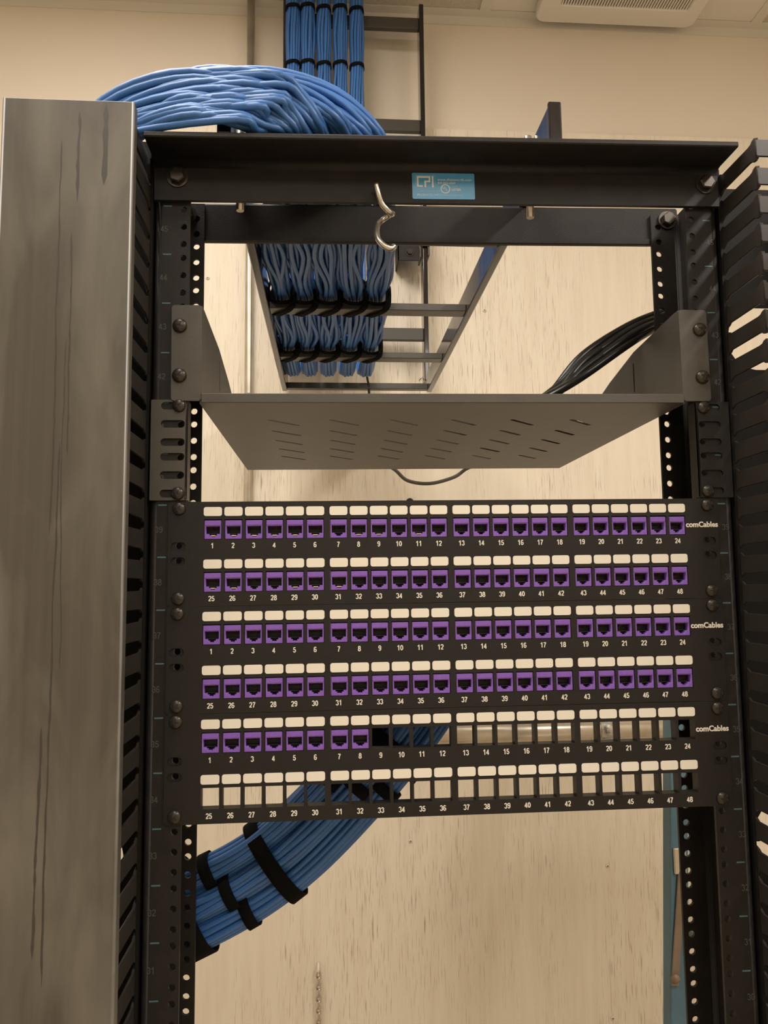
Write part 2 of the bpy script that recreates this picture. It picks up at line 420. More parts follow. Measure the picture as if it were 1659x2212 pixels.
# chain hanging at the bottom
t = thing('chain', 'short twisted metal chain hanging from a white hook near the bottom', 'chain', (-131, 930, 902))
bm = bmesh.new(); sweep(bm, crom([(0, 9, 8), (0, 0, 6), (0, -4, 0), (0, 0, -5), (0, 3, -2)], 4), ring(2.4)); link('hook', bm_mesh(bm), PAPER, t)
lm = None
for k in range(22):
    if lm is None:
        bm = bmesh.new(); P = [(4.0*math.cos(a)*(1), 2.0*math.sin(2*a), 7.8*math.sin(a)) for a in [2*math.pi*i/16 for i in range(16)]]
        sweep(bm, P, ring(1.6, 6), closed=True); lm = bm_mesh(bm, 'chain_link')
    o = link('chain_link', lm, ZINC, t, (0, 0, -11-11*k)); o.rotation_euler = (0, 0, (k % 2)*1.35+.2)

# ------------------------------------------------------------------ the rack
rack = thing('equipment_rack', 'black two-post equipment rack with rows of punched mounting holes', 'rack')
def holes_z(dz=0, lo=1150, hi=2032):
    out = []
    for u in range(25, 47):
        for off in (6.35, 22.225, 38.1):
            z = u*U-off+dz
            if lo < z < hi: out.append(z)
    return out
def upright(s):
    dz = 0 if s < 0 else 2.5
    meshes = []
    X0, X1 = sorted((s*227, s*251.5))
    hz = holes_z(dz)
    for at, r in ((0, 2.9), (73, 3.2)):
        hs = [circ(s*232.55 if at == 0 else s*234.5, z, r, 10) for z in hz]
        meshes.append(plate_mesh([[(X0, 0), (X1, 0), (X1, 2038), (X0, 2038)]], hs, 3.0, 'XZ', at))
    bm = bmesh.new(); Xw = s*258
    add_box(bm, min(Xw, Xw-s*3), max(Xw, Xw-s*3), 6.5, 69.5, 0, 2038)
    for cy, a0 in ((6.5, -90), (69.5, 0)):          # rounded corners
        for k in range(5):
            pass
    for cy, sg in ((6.5, -1), (69.5, 1)):
        cxm = s*251.5
        po = [(cxm+s*6.5*math.cos(a), cy+sg*6.5*math.sin(a)) for a in [math.pi/2*k/5 for k in range(6)]]
        pi_ = [(cxm+s*3.5*math.cos(a), cy+sg*3.5*math.sin(a)) for a in [math.pi/2*k/5 for k in range(6)]]
        vs = [[bm.verts.new((x*S, y*S, z*S)) for x, y in po+pi_[::-1]] for z in (0, 2038)]
        n = len(vs[0])
        for j in range(n):
            f = bm.faces.new((vs[0][j], vs[0][(j+1) % n], vs[1][(j+1) % n], vs[1][j])); f.smooth = j < 5 or 6 <= j < 11
        bm.faces.new(vs[1])
    bmesh.ops.recalc_face_normals(bm, faces=bm.faces)
    meshes.append(bm_mesh(bm))
    o = link('upright', join(meshes), BLACK, rack)
    # printed unit marks and numbers
    bm = bmesh.new(); add_box(bm, -3.6, 3.6, -.15, .02, -.6, .6); mk = bm_mesh(bm)
    for n in range(29, 46):
        z = n*U-3.4+(0 if s < 0 else -1.2*(n-38)/7)
        link('unit_mark', mk, TEAL, o, (s*246.7, -.05, z))
        link('unit_number', digits_mesh(str(n), 5.6, .11), FAINT, o, (s*249.5, -.02, z-21))
    return o
upright(-1); upright(1)
def angle(name, y, z, dirn, parent, tilt):
    # L section swept along X; vertical leg's face at y, horizontal leg going dirn
    t_, leg, fl, R = 5.0, 40.5, 37.0, 6.0
    prof = [(0, 0)]
    inner = [(-R+R*math.cos(a), leg-t_-R+R*math.sin(a)) for a in [0, .4, .8, 1.2, math.pi/2]]
    # in (d, z) with d measured away from the leg along dirn
    P = [(0, 0), (0, leg-t_-R)] + [(R-R*math.cos(a), leg-t_-R+R*math.sin(a)) for a in [.3, .6, .9, 1.2, math.pi/2]]
    P += [(fl, leg-t_), (fl+.8, leg-t_+1), (fl+.8, leg-1), (fl, leg), (-t_+3, leg), (-t_, leg-3), (-t_, 1), (-t_+1, 0)]
    bm = bmesh.new(); W = 257.5
    rows = [[bm.verts.new((x*S, (dirn*d)*S, (q)*S)) for d, q in P] for x in (-W, W)]
    n = len(P)
    for j in range(n):
        f = bm.faces.new((rows[0][j], rows[0][(j+1) % n], rows[1][(j+1) % n], rows[1][j])); f.smooth = 1 <= j <= 6
    bm.faces.new(rows[0]); bm.faces.new(rows[1])
    bmesh.ops.recalc_face_normals(bm, faces=bm.faces)
    o = link(name, bm_mesh(bm), BLACK, parent, (0, y, z)); o.rotation_euler = (0, tilt, 0); return o
TA = -0.0145
fa = angle('top_angle', -5.2, 2003.4, -1, rack, TA)
# rear angle: leg behind the rear flange, horizontal leg going away
ra = angle('top_angle', 81.5, 2004.5, 1, rack, TA)
box('lip', -226, 226, 75, 76.8, 0.2, 5.2, BLACK, None).parent = ra
ra.children[0].location = (0, -81.5*S, 0)
def hexbolt(r=7, h=5, m=SCREWB):
    bm = bmesh.new(); lathe_y(bm, [(r*1.35, 0), (r*1.35, -1.2)], n=24)
    lathe_y(bm, [(r, -1.2), (r, -h), (r*.86, -h-1)], n=6)
    for f in bm.faces: f.smooth = False
    me = bm_mesh(bm); me.materials.append(m); return me
HB = hexbolt()
for x, y, z, a in ((-237.5, -5.2, 2021, .3), (245, -5.2, 2028.5, .1)):
    o = link('hex_bolt', HB, None, rack, (x, y, z)); o.rotation_euler = (0, a, 0)
for x, z in ((244, 2032), (-244, 2026)):
    o = link('hex_bolt', HB, None, rack, (x, 72, z)); o.rotation_euler = (0, .4, 0)
# maker's sticker
st = link('maker_sticker', plate_mesh([rrect(0, 0, 57, 24.6, 1.2)], [], .3, 'XZ', -.3), STICK, rack, (-.7, -5.3, 2019.3)); st.rotation_euler = (0, TA, 0)
def stroke(parent, name, loops, holes, m, y=-.5):
    return link(name, plate_mesh(loops, holes, .2, 'XZ', y), m, parent)
def pline(pts, wd):
    # mitred poly-line outline of rectilinear strokes
    bmp = []
    for (a, b) in zip(pts, pts[1:]):
        x0, x1 = sorted((a[0], b[0])); z0, z1 = sorted((a[1], b[1]))
        bmp.append((x0-wd/2, x1+wd/2, z0-wd/2, z1+wd/2))
    return bmp
bm = bmesh.new()
for ci, (x0, x1, z0, z1) in enumerate(pline([(-19.6, -.3), (-23.4, -.3), (-23.4, 8.4), (-12.6, 8.4), (-12.6, 4.2), (-16.6, 4.2), (-16.6, -.9)], 1.5) + pline([(-9.8, 8.4), (-9.8, -.9)], 1.5)):
    add_box(bm, x0, x1, -.5-.03*ci, -.3, z0, z1)
link('logo', bm_mesh(bm), STICKW, st)
bm = bmesh.new()
for x0, x1, z0, z1 in pline([(-25, -2.8), (-25, 9.8), (-7.6, 9.8), (-7.6, -2.8), (-25, -2.8)], .35): add_box(bm, x0, x1, -.4, -.3, z0, z1)
link('logo_border', bm_mesh(bm), STICKF, st)
def stext(s, size, x, z, m, bold=0, al='LEFT'):
    link('lettering', text_mesh(s, size, bold, .06, al), m, st, (x, -.4, z))
stext('CHATSWORTH', 3.0, -24.4, -5.2, STICKF, .03); stext('PRODUCTS, INC.', 2.75, -24.4, -8.6, STICKW)
stext('www.chatsworth.com', 3.5, -5.4, 6.0, STICKW); stext('800-834-4969', 2.9, -5.4, 2.8, STICKW)
stext('U', 3.6, .3, -1.6, STICKW, .08, 'CENTER'); stext('L', 3.6, 2.6, -3.2, STICKW, .08, 'CENTER')
stroke(st, 'emblem_ring', [circ(1.6, -2.6, 4.4, 28)], [circ(1.6, -2.6, 3.6, 28)], STICKW)
stext('LISTED', 2.9, 6.9, -3.4, STICKW, .08); stext('2174', 2.4, 8.4, -.4, STICKF)
stext('Communications Circuit Accessory', 1.5, -4.2, -8.6, STICKW); stext('E1', 2.8, 22.4, -8.4, STICKF, 0)

# slotted filler brackets between shelf and top panel
def bracket(s, lab):
    t = thing('slotted_bracket', lab, 'bracket', (s*242, 0, 1733.5+(0 if s < 0 else 1.5)), 'slotted brackets at the sides of the rack')
    hs = [[(s*a, b) for a, b in rrect(-3.2, off, 20.5, 6.6, 3.2)] for off in (6.35, 22.225, 38.1, 50.8, 66.675, 82.55)]
    x0, x1 = sorted((s*-15.6, s*15.4))
    pl = plate_mesh([rrect((x0+x1)/2, 44.2, x1-x0, 87.4, 1)], hs, 1.8, 'XZ', -2)
    bm = bmesh.new(); a, b = sorted((s*-15.6, s*-14)); add_box(bm, a, b, -2, 13, .8, 87.6)
    link('bracket_plate', join([pl, bm_mesh(bm)]), SHELFM if s < 0 else BLACK2, t)
    for off, q in ((6.35, .4), (82.55, .9)): put_screw(t, -s*8.4, -2, off, a=q)
bracket(-1, 'black slotted bracket under the shelf on the left rack post')
bracket(1, 'black slotted bracket under the shelf on the right rack post')

# ------------------------------------------------------------------ vented shelf
sh = thing('rack_shelf', 'black vented steel shelf with slanted slots, seen from below', 'shelf', (0, 0, 1819.5), tilt=-.0062)
def shelf():
    hs = []
    for i in range(6):
        for j in range(5):
            cx = -149+59*i; cy = 76+51*j; L, wv = 17.5, 2.3; a = math.radians(43)
            c_, s_ = math.cos(a), math.sin(a)
            P = []
            for k in range(5): q = math.pi/2-math.pi*k/4; P.append((L+wv*math.cos(q), wv*math.sin(q)))
            for k in range(5): q = -math.pi/2-math.pi*k/4; P.append((-L+wv*math.cos(q), wv*math.sin(q)))
            hs.append([(cx+x*c_-y*s_, cy+x*s_+y*c_) for x, y in P])
    tray = plate_mesh([[(-214.5, -5), (214.5, -5), (214.5, 375), (-214.5, 375)]], hs, 1.8, 'XY', 0)
    bm = bmesh.new(); add_box(bm, -214.5, 214.5, -5.6, -3.8, 0, 8.2, bev=.5)
    add_box(bm, -214.5, 214.5, 373.2, 375, 0, 8)
    link('tray', join([tray, bm_mesh(bm)]), SHELFM, sh)
    for s in (-1, 1):
        out = [(-2, 0), (-2, 87), (6, 87), (100, 80), (170, 66), (375, 12), (375, 0)]
        g = plate_mesh([out], [rrect(102, 53, 3, 31, 1.4)], 1.8, 'YZ', s*214.5-(0 if s > 0 else 1.8))
        x0, x1 = sorted((s*214.5, s*240.5))
        ear = plate_mesh([rrect((x0+x1)/2, 44.6, x1-x0, 85, 3)], [], 1.8, 'XZ', -3.8)
        o = link('side_gusset', join([g, ear]), SHELFM, sh)
        for z in (68.4, 24.2):
            put_screw(sh, s*233.3, -3.8, z, a=.5, s=1.12)
shelf()
bm = bmesh.new(); bmesh.ops.create_uvsphere(bm, u_segments=10, v_segments=6, radius=.0018)
# cord loop behind the shelf
tube_pts = crom([(-40, 330, 1826), (-28, 380, 1828), (-10, 418, 1824), (8, 424, 1810), (40, 425, 1806), (75, 424, 1815), (92, 418, 1826), (104, 380, 1828), (112, 330, 1826)], 6)
bm.free()
o = tube('grey_cord', tube_pts, 2.6, GREY, None, 8); tag(o, 'grey cord looping down behind the shelf back edge', 'cord')
# black cables lying on the shelf, right side
bc = thing('black_cable_bundle', 'bundle of glossy black cables running from the right post down onto the shelf', 'cable bundle')
for k in range(6):
    j = k*5.6; r = 4.3; q = (k % 3)*7-7; h = (k//3)*7
    P = [(330, 120+q, 1985+q+h), (285, 108+q, 1955+q), (250, 98+q*.6, 1938+q*.8+h*.4), (205, 84+q, 1912+q*.9+h), (150, 62+j*.4, 1874+q+h), (118, 42+j, 1846+h*.7), (92+k*1.5, 34+j*1.1, 1832.5+h*.5), (62+k*2, 50+j, 1829), (48, 110+j, 1828.5), (78+j, 200+j*.7, 1828.5), (130+j, 270-j, 1828.5), (170-j*.6, 180, 1828.5), (150-j, 110+j*.3, 1829+(8 if k % 2 else 0))]
    tube('cable', crom(P, 6), r, CABLEB, bc, 10)
# s-shaped hook
o = tube('s_hook', crom([(-62.4, -13, 2015.5), (-60.5, -13, 2007), (-57.5, -11, 1999), (-53, -9.5, 1994), (-48.5, -6, 1992.2), (-47, 0, 1994.5), (-50, 6, 1996), (-56, 7, 1992), (-60, 2, 1985.5), (-61.5, -4, 1976), (-61, -9, 1967), (-58, -12, 1961), (-54, -12.5, 1957.6), (-49.5, -11, 1957), (-46.4, -9, 1960.2)], 5), 2.6, ZINC, None, 12)
tag(o, 'shiny bent metal hook hanging from the rack top beam beside the sticker', 'hook')

# ------------------------------------------------------------------ patch panels
PX = [(-204+17.4*i+(20-17.4)*(i//6)) for i in range(24)]
def oct_notch(cx, top):
    # jack face opening with the stepped latch notch, z measured down from top
    z = lambda d: top-d
    return [(cx-5.9, z(5.4)), (cx+5.9, z(5.4)), (cx+5.9, z(12)), (cx+3.4, z(12)), (cx+3.4, z(13.3)), (cx+2.0, z(13.3)), (cx+2.0, z(14.6)),
            (cx-2.0, z(14.6)), (cx-2.0, z(13.3)), (cx-3.4, z(13.3)), (cx-3.4, z(12)), (cx-5.9, z(12))]
def panel_meshes():
    hs = []
    for x in PX:
        for zt in (-15.3, -60.0):
            hs.append([(x-7.45, zt), (x+7.45, zt), (x+7.45, zt-17.0), (x-7.45, zt-17.0)])
    slots = [rrect(s*232.8, z, 12.2, 7, 3.4) for s in (-1, 1) for z in (-38.1, -50.8)]
    H = 88.85; g = .12
    outer = []
    for (x, z) in rrect(0, -H/2, 482.6, H, 3, 4): outer.append((x, z))
    # notch the middle so the gap between panels shows
    q = [p for p in outer]
    a = q[:5]; b = q[5:10]; c_ = q[10:15]; d = q[15:20]
    outer = a+[(216, 0), (215, -g), (-215, -g), (-216, 0)]+b+c_+[(-216, -H), (-215, -H+g), (215, -H+g), (216, -H)]+d
    face = plate_mesh([outer], hs+slots, 1.8, 'XZ', -1.8)
    cells = plate_mesh([[(-214, -4), (214, -4), (214, -84), (-214, -84)]], hs, 8.5, 'XZ', 0)
    bm = bmesh.new()
    add_box(bm, -215, 215, -1.2, 14, -g-1.3, -g); add_box(bm, -215, 215, -1.2, 14, -H+g, -H+g+1.3)
    return join([face, cells, bm_mesh(bm)], 'patch_panel_frame')
PF = panel_meshes()
WL = plate_mesh([rrect(0, 0, 15.4, 7.7, 1.9)], [], .3, 'XZ', -.3, 'port_label')
def jack_meshes():
    face = plate_mesh([[(-7.1, -.9), (7.1, -.9), (7.1, -16.8), (-7.1, -16.8)]], [oct_notch(0, -.5)], 9.2, 'XZ', 0, bev=.15)
    bm = bmesh.new(); add_box(bm, -7.0, 7.0, 13, 26, -16, -1, bev=.5)
    add_box(bm, -6.8, 6.8, -.45, .3, -5.2, -1.4, bev=.2)     # raised band over the socket
    body = join([face, bm_mesh(bm)], 'jack_body')
    bm = bmesh.new(); add_box(bm, -7.4, 7.4, 8.7, 11.6, -17.2, .6)
    add_box(bm, -5.7, 5.7, 4.5, 11, -12.6, -11.9)
    for k in range(8):
        x = -4.2+k*1.2; vs = add_box(bm, x-.25, x+.25, 3.0, 10.6, -8.0, -7.6, mi=1)
        for v in vs: v.co.z += (v.co.y-.0068)*-.45
    cb = bm_mesh(bm, 'contact_block'); cb.materials.append(RECESS); cb.materials.append(mat('dull_contacts', (.16, .12, .08), .4, metal=.6))
    bm = bmesh.new(); add_box(bm, -2.2, 2.2, 2.2, 6.5, -14.5, -13.5, bev=.3); sp = bm_mesh(bm, 'latch_spring'); sp.materials.append(GOLD)
    return body, cb, sp
JB, JC, JS = jack_meshes()
PNAME = ['top', 'middle', 'bottom']
DARKC = mat('panel_core', (0.008, 0.007, 0.006), .6)
for p in range(3):
    top = (39-2*p)*U; tilt = (-.0040, -.0034, -.0030)[p]
    lab = ('black patch panel filled with purple jacks, top of the three', 'black patch panel filled with purple jacks, middle of the three',
           'black patch panel with only eight purple jacks and many empty openings, bottom of the three')[p]
    pan = thing('patch_panel', lab, 'patch panel', (0, 0, top+.2), 'patch panels', tilt)
    link('panel_frame', PF, BLACK2, pan)
    for s in (-1, 1):
        for z in (-6.0, -82.2): put_screw(pan, s*232.3, -1.8, z, a=random.uniform(0, 1.5))
    link('brand_lettering', text_mesh('comCables', 6.6, .2, .12), INK, pan, (226.6, -1.95, -23.6))
    for row in range(2):
        for i, x in enumerate(PX):
            n = 24*row+i+1; dz = -44.7*row
            link('port_label', WL, PAPER, pan, (x, -1.85, -8.6+dz))
            link('port_number', digits_mesh(str(n), 4.5), INK, pan, (x-(.4 if row else 0)-.3, -1.8, -37.7+dz))
            if p < 2 or n <= 8:
                o = bpy.data.objects.new('network_jack', JB); COL.objects.link(o)
                if not JB.materials: JB.materials.append(PURPLE)
                co = math.cos(tilt); si = math.sin(tilt)
                lx, lz = x, -15.0+dz-.3
                o.location = ((lx*co+lz*si)*S, -1.2*S, (top+.3+lz*co-lx*si)*S); o.rotation_euler = (0, tilt, 0)
                tag(o, 'purple network jack above the printed number %d on the %s patch panel' % (n, PNAME[p]), 'network jack', 'purple jacks in the patch panels')
                link('contact_block', JC, None, o)
                lit = (p == 0 and n in (1, 2, 3, 4, 5, 6, 8, 9, 11, 25, 26, 29, 30, 31)) 
                if lit: link('latch_spring', JS, None, o)

# ------------------------------------------------------------------ vertical cable managers
def vcm(s, lab, cover):
    t = thing('vertical_cable_manager', lab, 'cable manager', (s*262, 0, 0))
    x0, x1 = sorted((s*0, s*97))
    hs = []
    for z0, z1 in ((1866, 1929), (1398, 1456), (930, 990)):
        hs.append([(s*a, b) for a, b in rrect(62, (z0+z1)/2, 76 if z0 != 1398 else 80, z1-z0, 26)])
    ht = 2051 if s > 0 else 2082
    bp = plate_mesh([[(x0, 0), (x1, 0), (x1, ht), (x0, ht)]], hs, 2.5, 'XZ', 42)
    bm = bmesh.new()
    a, b = sorted((-s*2.5, 0)); add_box(bm, a, b, 0, 44, 0, 2046)
    a, b = sorted((s*95, s*97)); add_box(bm, a, b, 0, 44, 0, 2046)
    link('trough', join([bp, bm_mesh(bm)]), TROUGH_SHADE, t)
    # one finger: blade, widened tip, bent outward
    P = [(4, 11.4), (-1.5, 9.6), (-4, 7.7), (-48, 7.4), (-52, 8), (-54.5, 9.8), (-58, 10.4), (-60, 9.2), (-60, -9.2), (-58, -10.4), (-54.5, -9.8), (-52, -8), (-48, -7.4), (-4, -7.7), (-1.5, -9.6), (4, -11.4)]
    bl = plate_mesh([P], [], 2.2, 'YZ', 0 if s > 0 else -2.2, bev=.3)
    x0, x1 = sorted((0, s*17))
    tip = plate_mesh([rrect((x0+x1)/2, 0, x1-x0, 15, 1.5)], [], 2.2, 'XZ', -61, bev=.3)
    bm = bmesh.new(); sweep(bm, [(s*1.2, -59.6, -9), (s*1.2, -59.6, 9)], ring(1.35, 10))
    fm = join([bl, tip, bm_mesh(bm)], 'finger')
    for k in range(42):
        link('finger', fm, PLAST, t, (0, 0, 2031-25.4*k))
    if not cover:      # unseen open cover added at the outer edge to shade fingers and post
        bm = bmesh.new(); add_box(bm, 98.5, 100.5, -166, -62, 0, 2045, bev=.6); add_box(bm, 92, 100, -166, -164.4, 0, 2045, bev=.5)
        c = link('cover', bm_mesh(bm), COVER, t)
    if cover:
        out = []
        X0, X1 = s*-4 if s > 0 else 3.5, s*97
        xa, xb = sorted((X0, X1))
        bm = bmesh.new(); add_box(bm, xa, xb, -73.5, -71.5, 0, 2045, bev=.6)
        add_box(bm, xb-1.6, xb, -73, -62, 0, 2045, bev=.5); add_box(bm, xa, xa+1.6, -73, -60, 0, 2045, bev=.5)
        sweep(bm, [(xb-.9, -72.4, 0), (xb-.9, -72.4, 2044.6)], ring(1.5, 10)); sweep(bm, [(xa+.9, -72.4, 0), (xa+.9, -72.4, 2044.6)], ring(1.5, 10))
        c = link('cover', bm_mesh(bm), COVER, t); c['label'] = 'dusty dark grey metal cover with drip stains'
        random.seed(21)
        def drip(pts, wds, m, name='stain'):
            bm = bmesh.new(); L = []; R = []
            for (x, z), wd in zip(pts, wds):
                L.append(bm.verts.new(((x-wd/2)*S, -73.62*S, z*S))); R.append(bm.verts.new(((x+wd/2)*S, -73.62*S, z*S)))
            for i in range(len(pts)-1): bm.faces.new((L[i], R[i], R[i+1], L[i+1]))
            link(name, bm_mesh(bm), m, c)
        def wob(x, z0, z1, n, amp, w0):
            pts = []; ws = []
            for i in range(n+1):
                x += random.uniform(-amp, amp); pts.append((x, z0+(z1-z0)*i/n)); ws.append(w0*random.uniform(.5, 1.5)*(1 if 0 < i < n else .1))
            return pts, ws
        drip(*wob(-51, 2012, 1700, 40, .45, .9), DRIP); drip(*wob(-42, 1935, 1760, 30, .4, .9), DRIP)
        drip(*wob(-45, 1770, 1380, 50, .4, 1.2), DRIP); drip(*wob(-38, 1960, 2035, 10, .7, 1.8), DRIP)
        drip(*wob(-52, 1560, 1400, 24, .3, 1.6), DRIP); drip(*wob(-18, 1975, 2042, 8, .5, 4.0), DRIP); drip(*wob(-43, 1850, 1600, 30, .5, .6), DRIP)
    return t
vcm(-1, 'vertical cable manager with comb fingers and a grey cover, left of the rack', True)
vcm(1, 'open vertical cable manager with comb fingers, right of the rack', False)

# ------------------------------------------------------------------ cable runways
def runway(lab, loc):
    return thing('cable_runway', lab, 'cable ladder', loc)
hr = runway('black horizontal cable runway ladder over the rack, leading to the wall', (0, 0, 2048))
for x0 in (-199, 91.5):
    bm = bmesh.new(); add_box(bm, x0, x0+10, -28, 835, 0, 38.1, bev=1.6); link('side_rail', bm_mesh(bm), GLOSSB, hr)
    bm = bmesh.new(); add_box(bm, x0-1, x0+11, -31.5, -27, -1, 39.2, bev=1.5); link('end_cap', bm_mesh(bm), GLOSSB, hr)
for y in (-70+0, 158.4, 387, 615.6):
    if y < 0: continue
    bm = bmesh.new(); add_box(bm, -189, 91.5, y, y+24.5, 2.5, 13, bev=1); link('rung', bm_mesh(bm), RUNG, hr)
bm = bmesh.new(); add_box(bm, -189, 91.5, 818, 834, 2, 14, bev=1); link('rung', bm_mesh(bm), RUNG, hr)
vr = runway('black vertical cable runway ladder fixed to the wall behind the rack', (0, 885, 2085))
for x0 in (-202, 94):
    bm = bmesh.new(); add_box(bm, x0, x0+10, -5, 33, 0, 847 if x0 > 0 else 850, bev=1.6); link('side_rail', bm_mesh(bm), GLOSSB, vr)
for z in (2187, 2420, 2653, 2891):
    bm = bmesh.new(); add_box(bm, -192, 94, 2, 14.5, z-2085-13, z-2085+13, bev=1); link('rung', bm_mesh(bm), RUNG, vr)
t = thing('runway_bracket', 'black bracket with a bolt holding the vertical runway to the wall', 'bracket', (64, 880, 2345))
bm = bmesh.new(); add_box(bm, -24, 22, 0, 3, 0, 60, bev=.6); add_box(bm, -24, -21, 0, 58, 0, 60); link('plate', bm_mesh(bm), BLACK, t)
link('hex_bolt', HB, None, t, (2, 0, 18))
bm = bmesh.new(); add_box(bm, 24, 28, -4, 40, 6, 64, bev=.5); add_box(bm, 41.5, 44, -4, 40, 10, 64, bev=.5); add_box(bm, 24, 44, -6, -3.5, 30, 64, bev=.5); link('clamp', bm_mesh(bm), GLOSSB, t)
for x, lab in ((-187, 'zinc bolt hanging below the rack top beam, left end of the runway'), (89.5-1, 'zinc bolt hanging below the rack top beam, under the runway right rail')):
    t = thing('runway_bolt', lab, 'bolt', (x, 30, 2009.5), 'bolts that clamp the runway')
    tube('shank', [(0, 0, 0), (0, 0, 40), (0, 0, 82)], 3.6, ZINC, t, 12)
    bm = bmesh.new(); sweep(bm, [(0, 0, 40), (0, 0, 47)], ring(7, 6)); sweep(bm, [(0, 0, 38), (0, 0, 40)], ring(9, 16)); link('nut', bm_mesh(bm), ZINC, t)
t = thing('clamp_bolt', 'shiny rounded bolt head beside the end of the runway right rail', 'bolt', (79, -20, 2044.5))
bm = bmesh.new(); sweep(bm, [(0, 0, 0), (0, 0, 4), (0, 0, 7), (0, 0, 9)], ring(7.5, 16), scale=[1, 1, .8, .3]); link('head', bm_mesh(bm), ZINC, t)
bm = bmesh.new(); sweep(bm, [(0, 0, 0), (0, 0, 1.2)], ring(10, 16)); link('washer', bm_mesh(bm), ZINC, t)
tube_o = tube('hanging_cable', crom([(-34, 800, 2100), (-30, 812, 2070), (-26, 822, 2040), (-24, 830, 1900)], 5), 2.4, CABLEB)
tag(tube_o, 'thin black cable dropping straight down at the far end of the runway', 'cable')
bm = bmesh.new(); add_box(bm, -1, 1, -1, 1, 0, 26, ry=0); bm.free()
o = tube('wall_clip', [(88, 930, 2098), (94, 930, 2106), (100, 930, 2110), (106, 930, 2106), (112, 930, 2098)], 1.6, ZINC); tag(o, 'small bent metal clip on the wall at the right foot of the runway', 'clip')

# ------------------------------------------------------------------ blue cable bundles
def hexpack(n, r):
    pts = [(0, 0)]; k = 1
    while len(pts) < n+12:
        for i in range(6):
            for j in range(k):
                a0 = math.pi/3*i; a1 = math.pi/3*(i+2)
                pts.append((2*r*(k*math.cos(a0)+j*math.cos(a1)), 2*r*(k*math.sin(a0)+j*math.sin(a1))))
        k += 1
    pts.sort(key=lambda p: p[0]**2+p[1]**2); return pts[:n]
def band(name, c, e1, e2, a, b, wd, parent, th=1.2, m=VELC, power=2.4, n=28):
    """closed strap: super-ellipse of half axes a,b in the plane e1,e2"""
    e1 = Vector(e1).normalized(); e2 = Vector(e2).normalized(); ax = e1.cross(e2).normalized(); c = Vector(c)
    bm = bmesh.new(); rows = []
    for k in range(n):
        q = 2*math.pi*k/n; cq, sq = math.cos(q), math.sin(q)
        u = math.copysign(abs(cq)**(2/power), cq); v_ = math.copysign(abs(sq)**(2/power), sq)
        row = []
        for (f, s_) in ((1, -1), (1, 1), (0, 1), (0, -1)):
            row.append(bm.verts.new((c+e1*u*(a+f*th)+e2*v_*(b+f*th)+ax*s_*wd/2)*S))
        rows.append(row)
    for i in range(n):
        A, B = rows[i], rows[(i+1) % n]
        for j in range(4):
            f = bm.faces.new((A[j], A[(j+1) % 4], B[(j+1) % 4], B[j])); f.smooth = j in (0, 2)
    bmesh.ops.recalc_face_normals(bm, faces=bm.faces)
    return link(name, bm_mesh(bm), m, parent)
XV = [-180.5, -149, -114.5, -79.5, -44]
X6 = [-175, -142, -106, -69, -33]      # at the far rung
X4 = [-171, -139, -105, -69, -37]      # at the near rung
POS = ['leftmost', 'second from left', 'middle', 'second from right', 'rightmost']
rnd = random.Random(5)
CR = 3.2
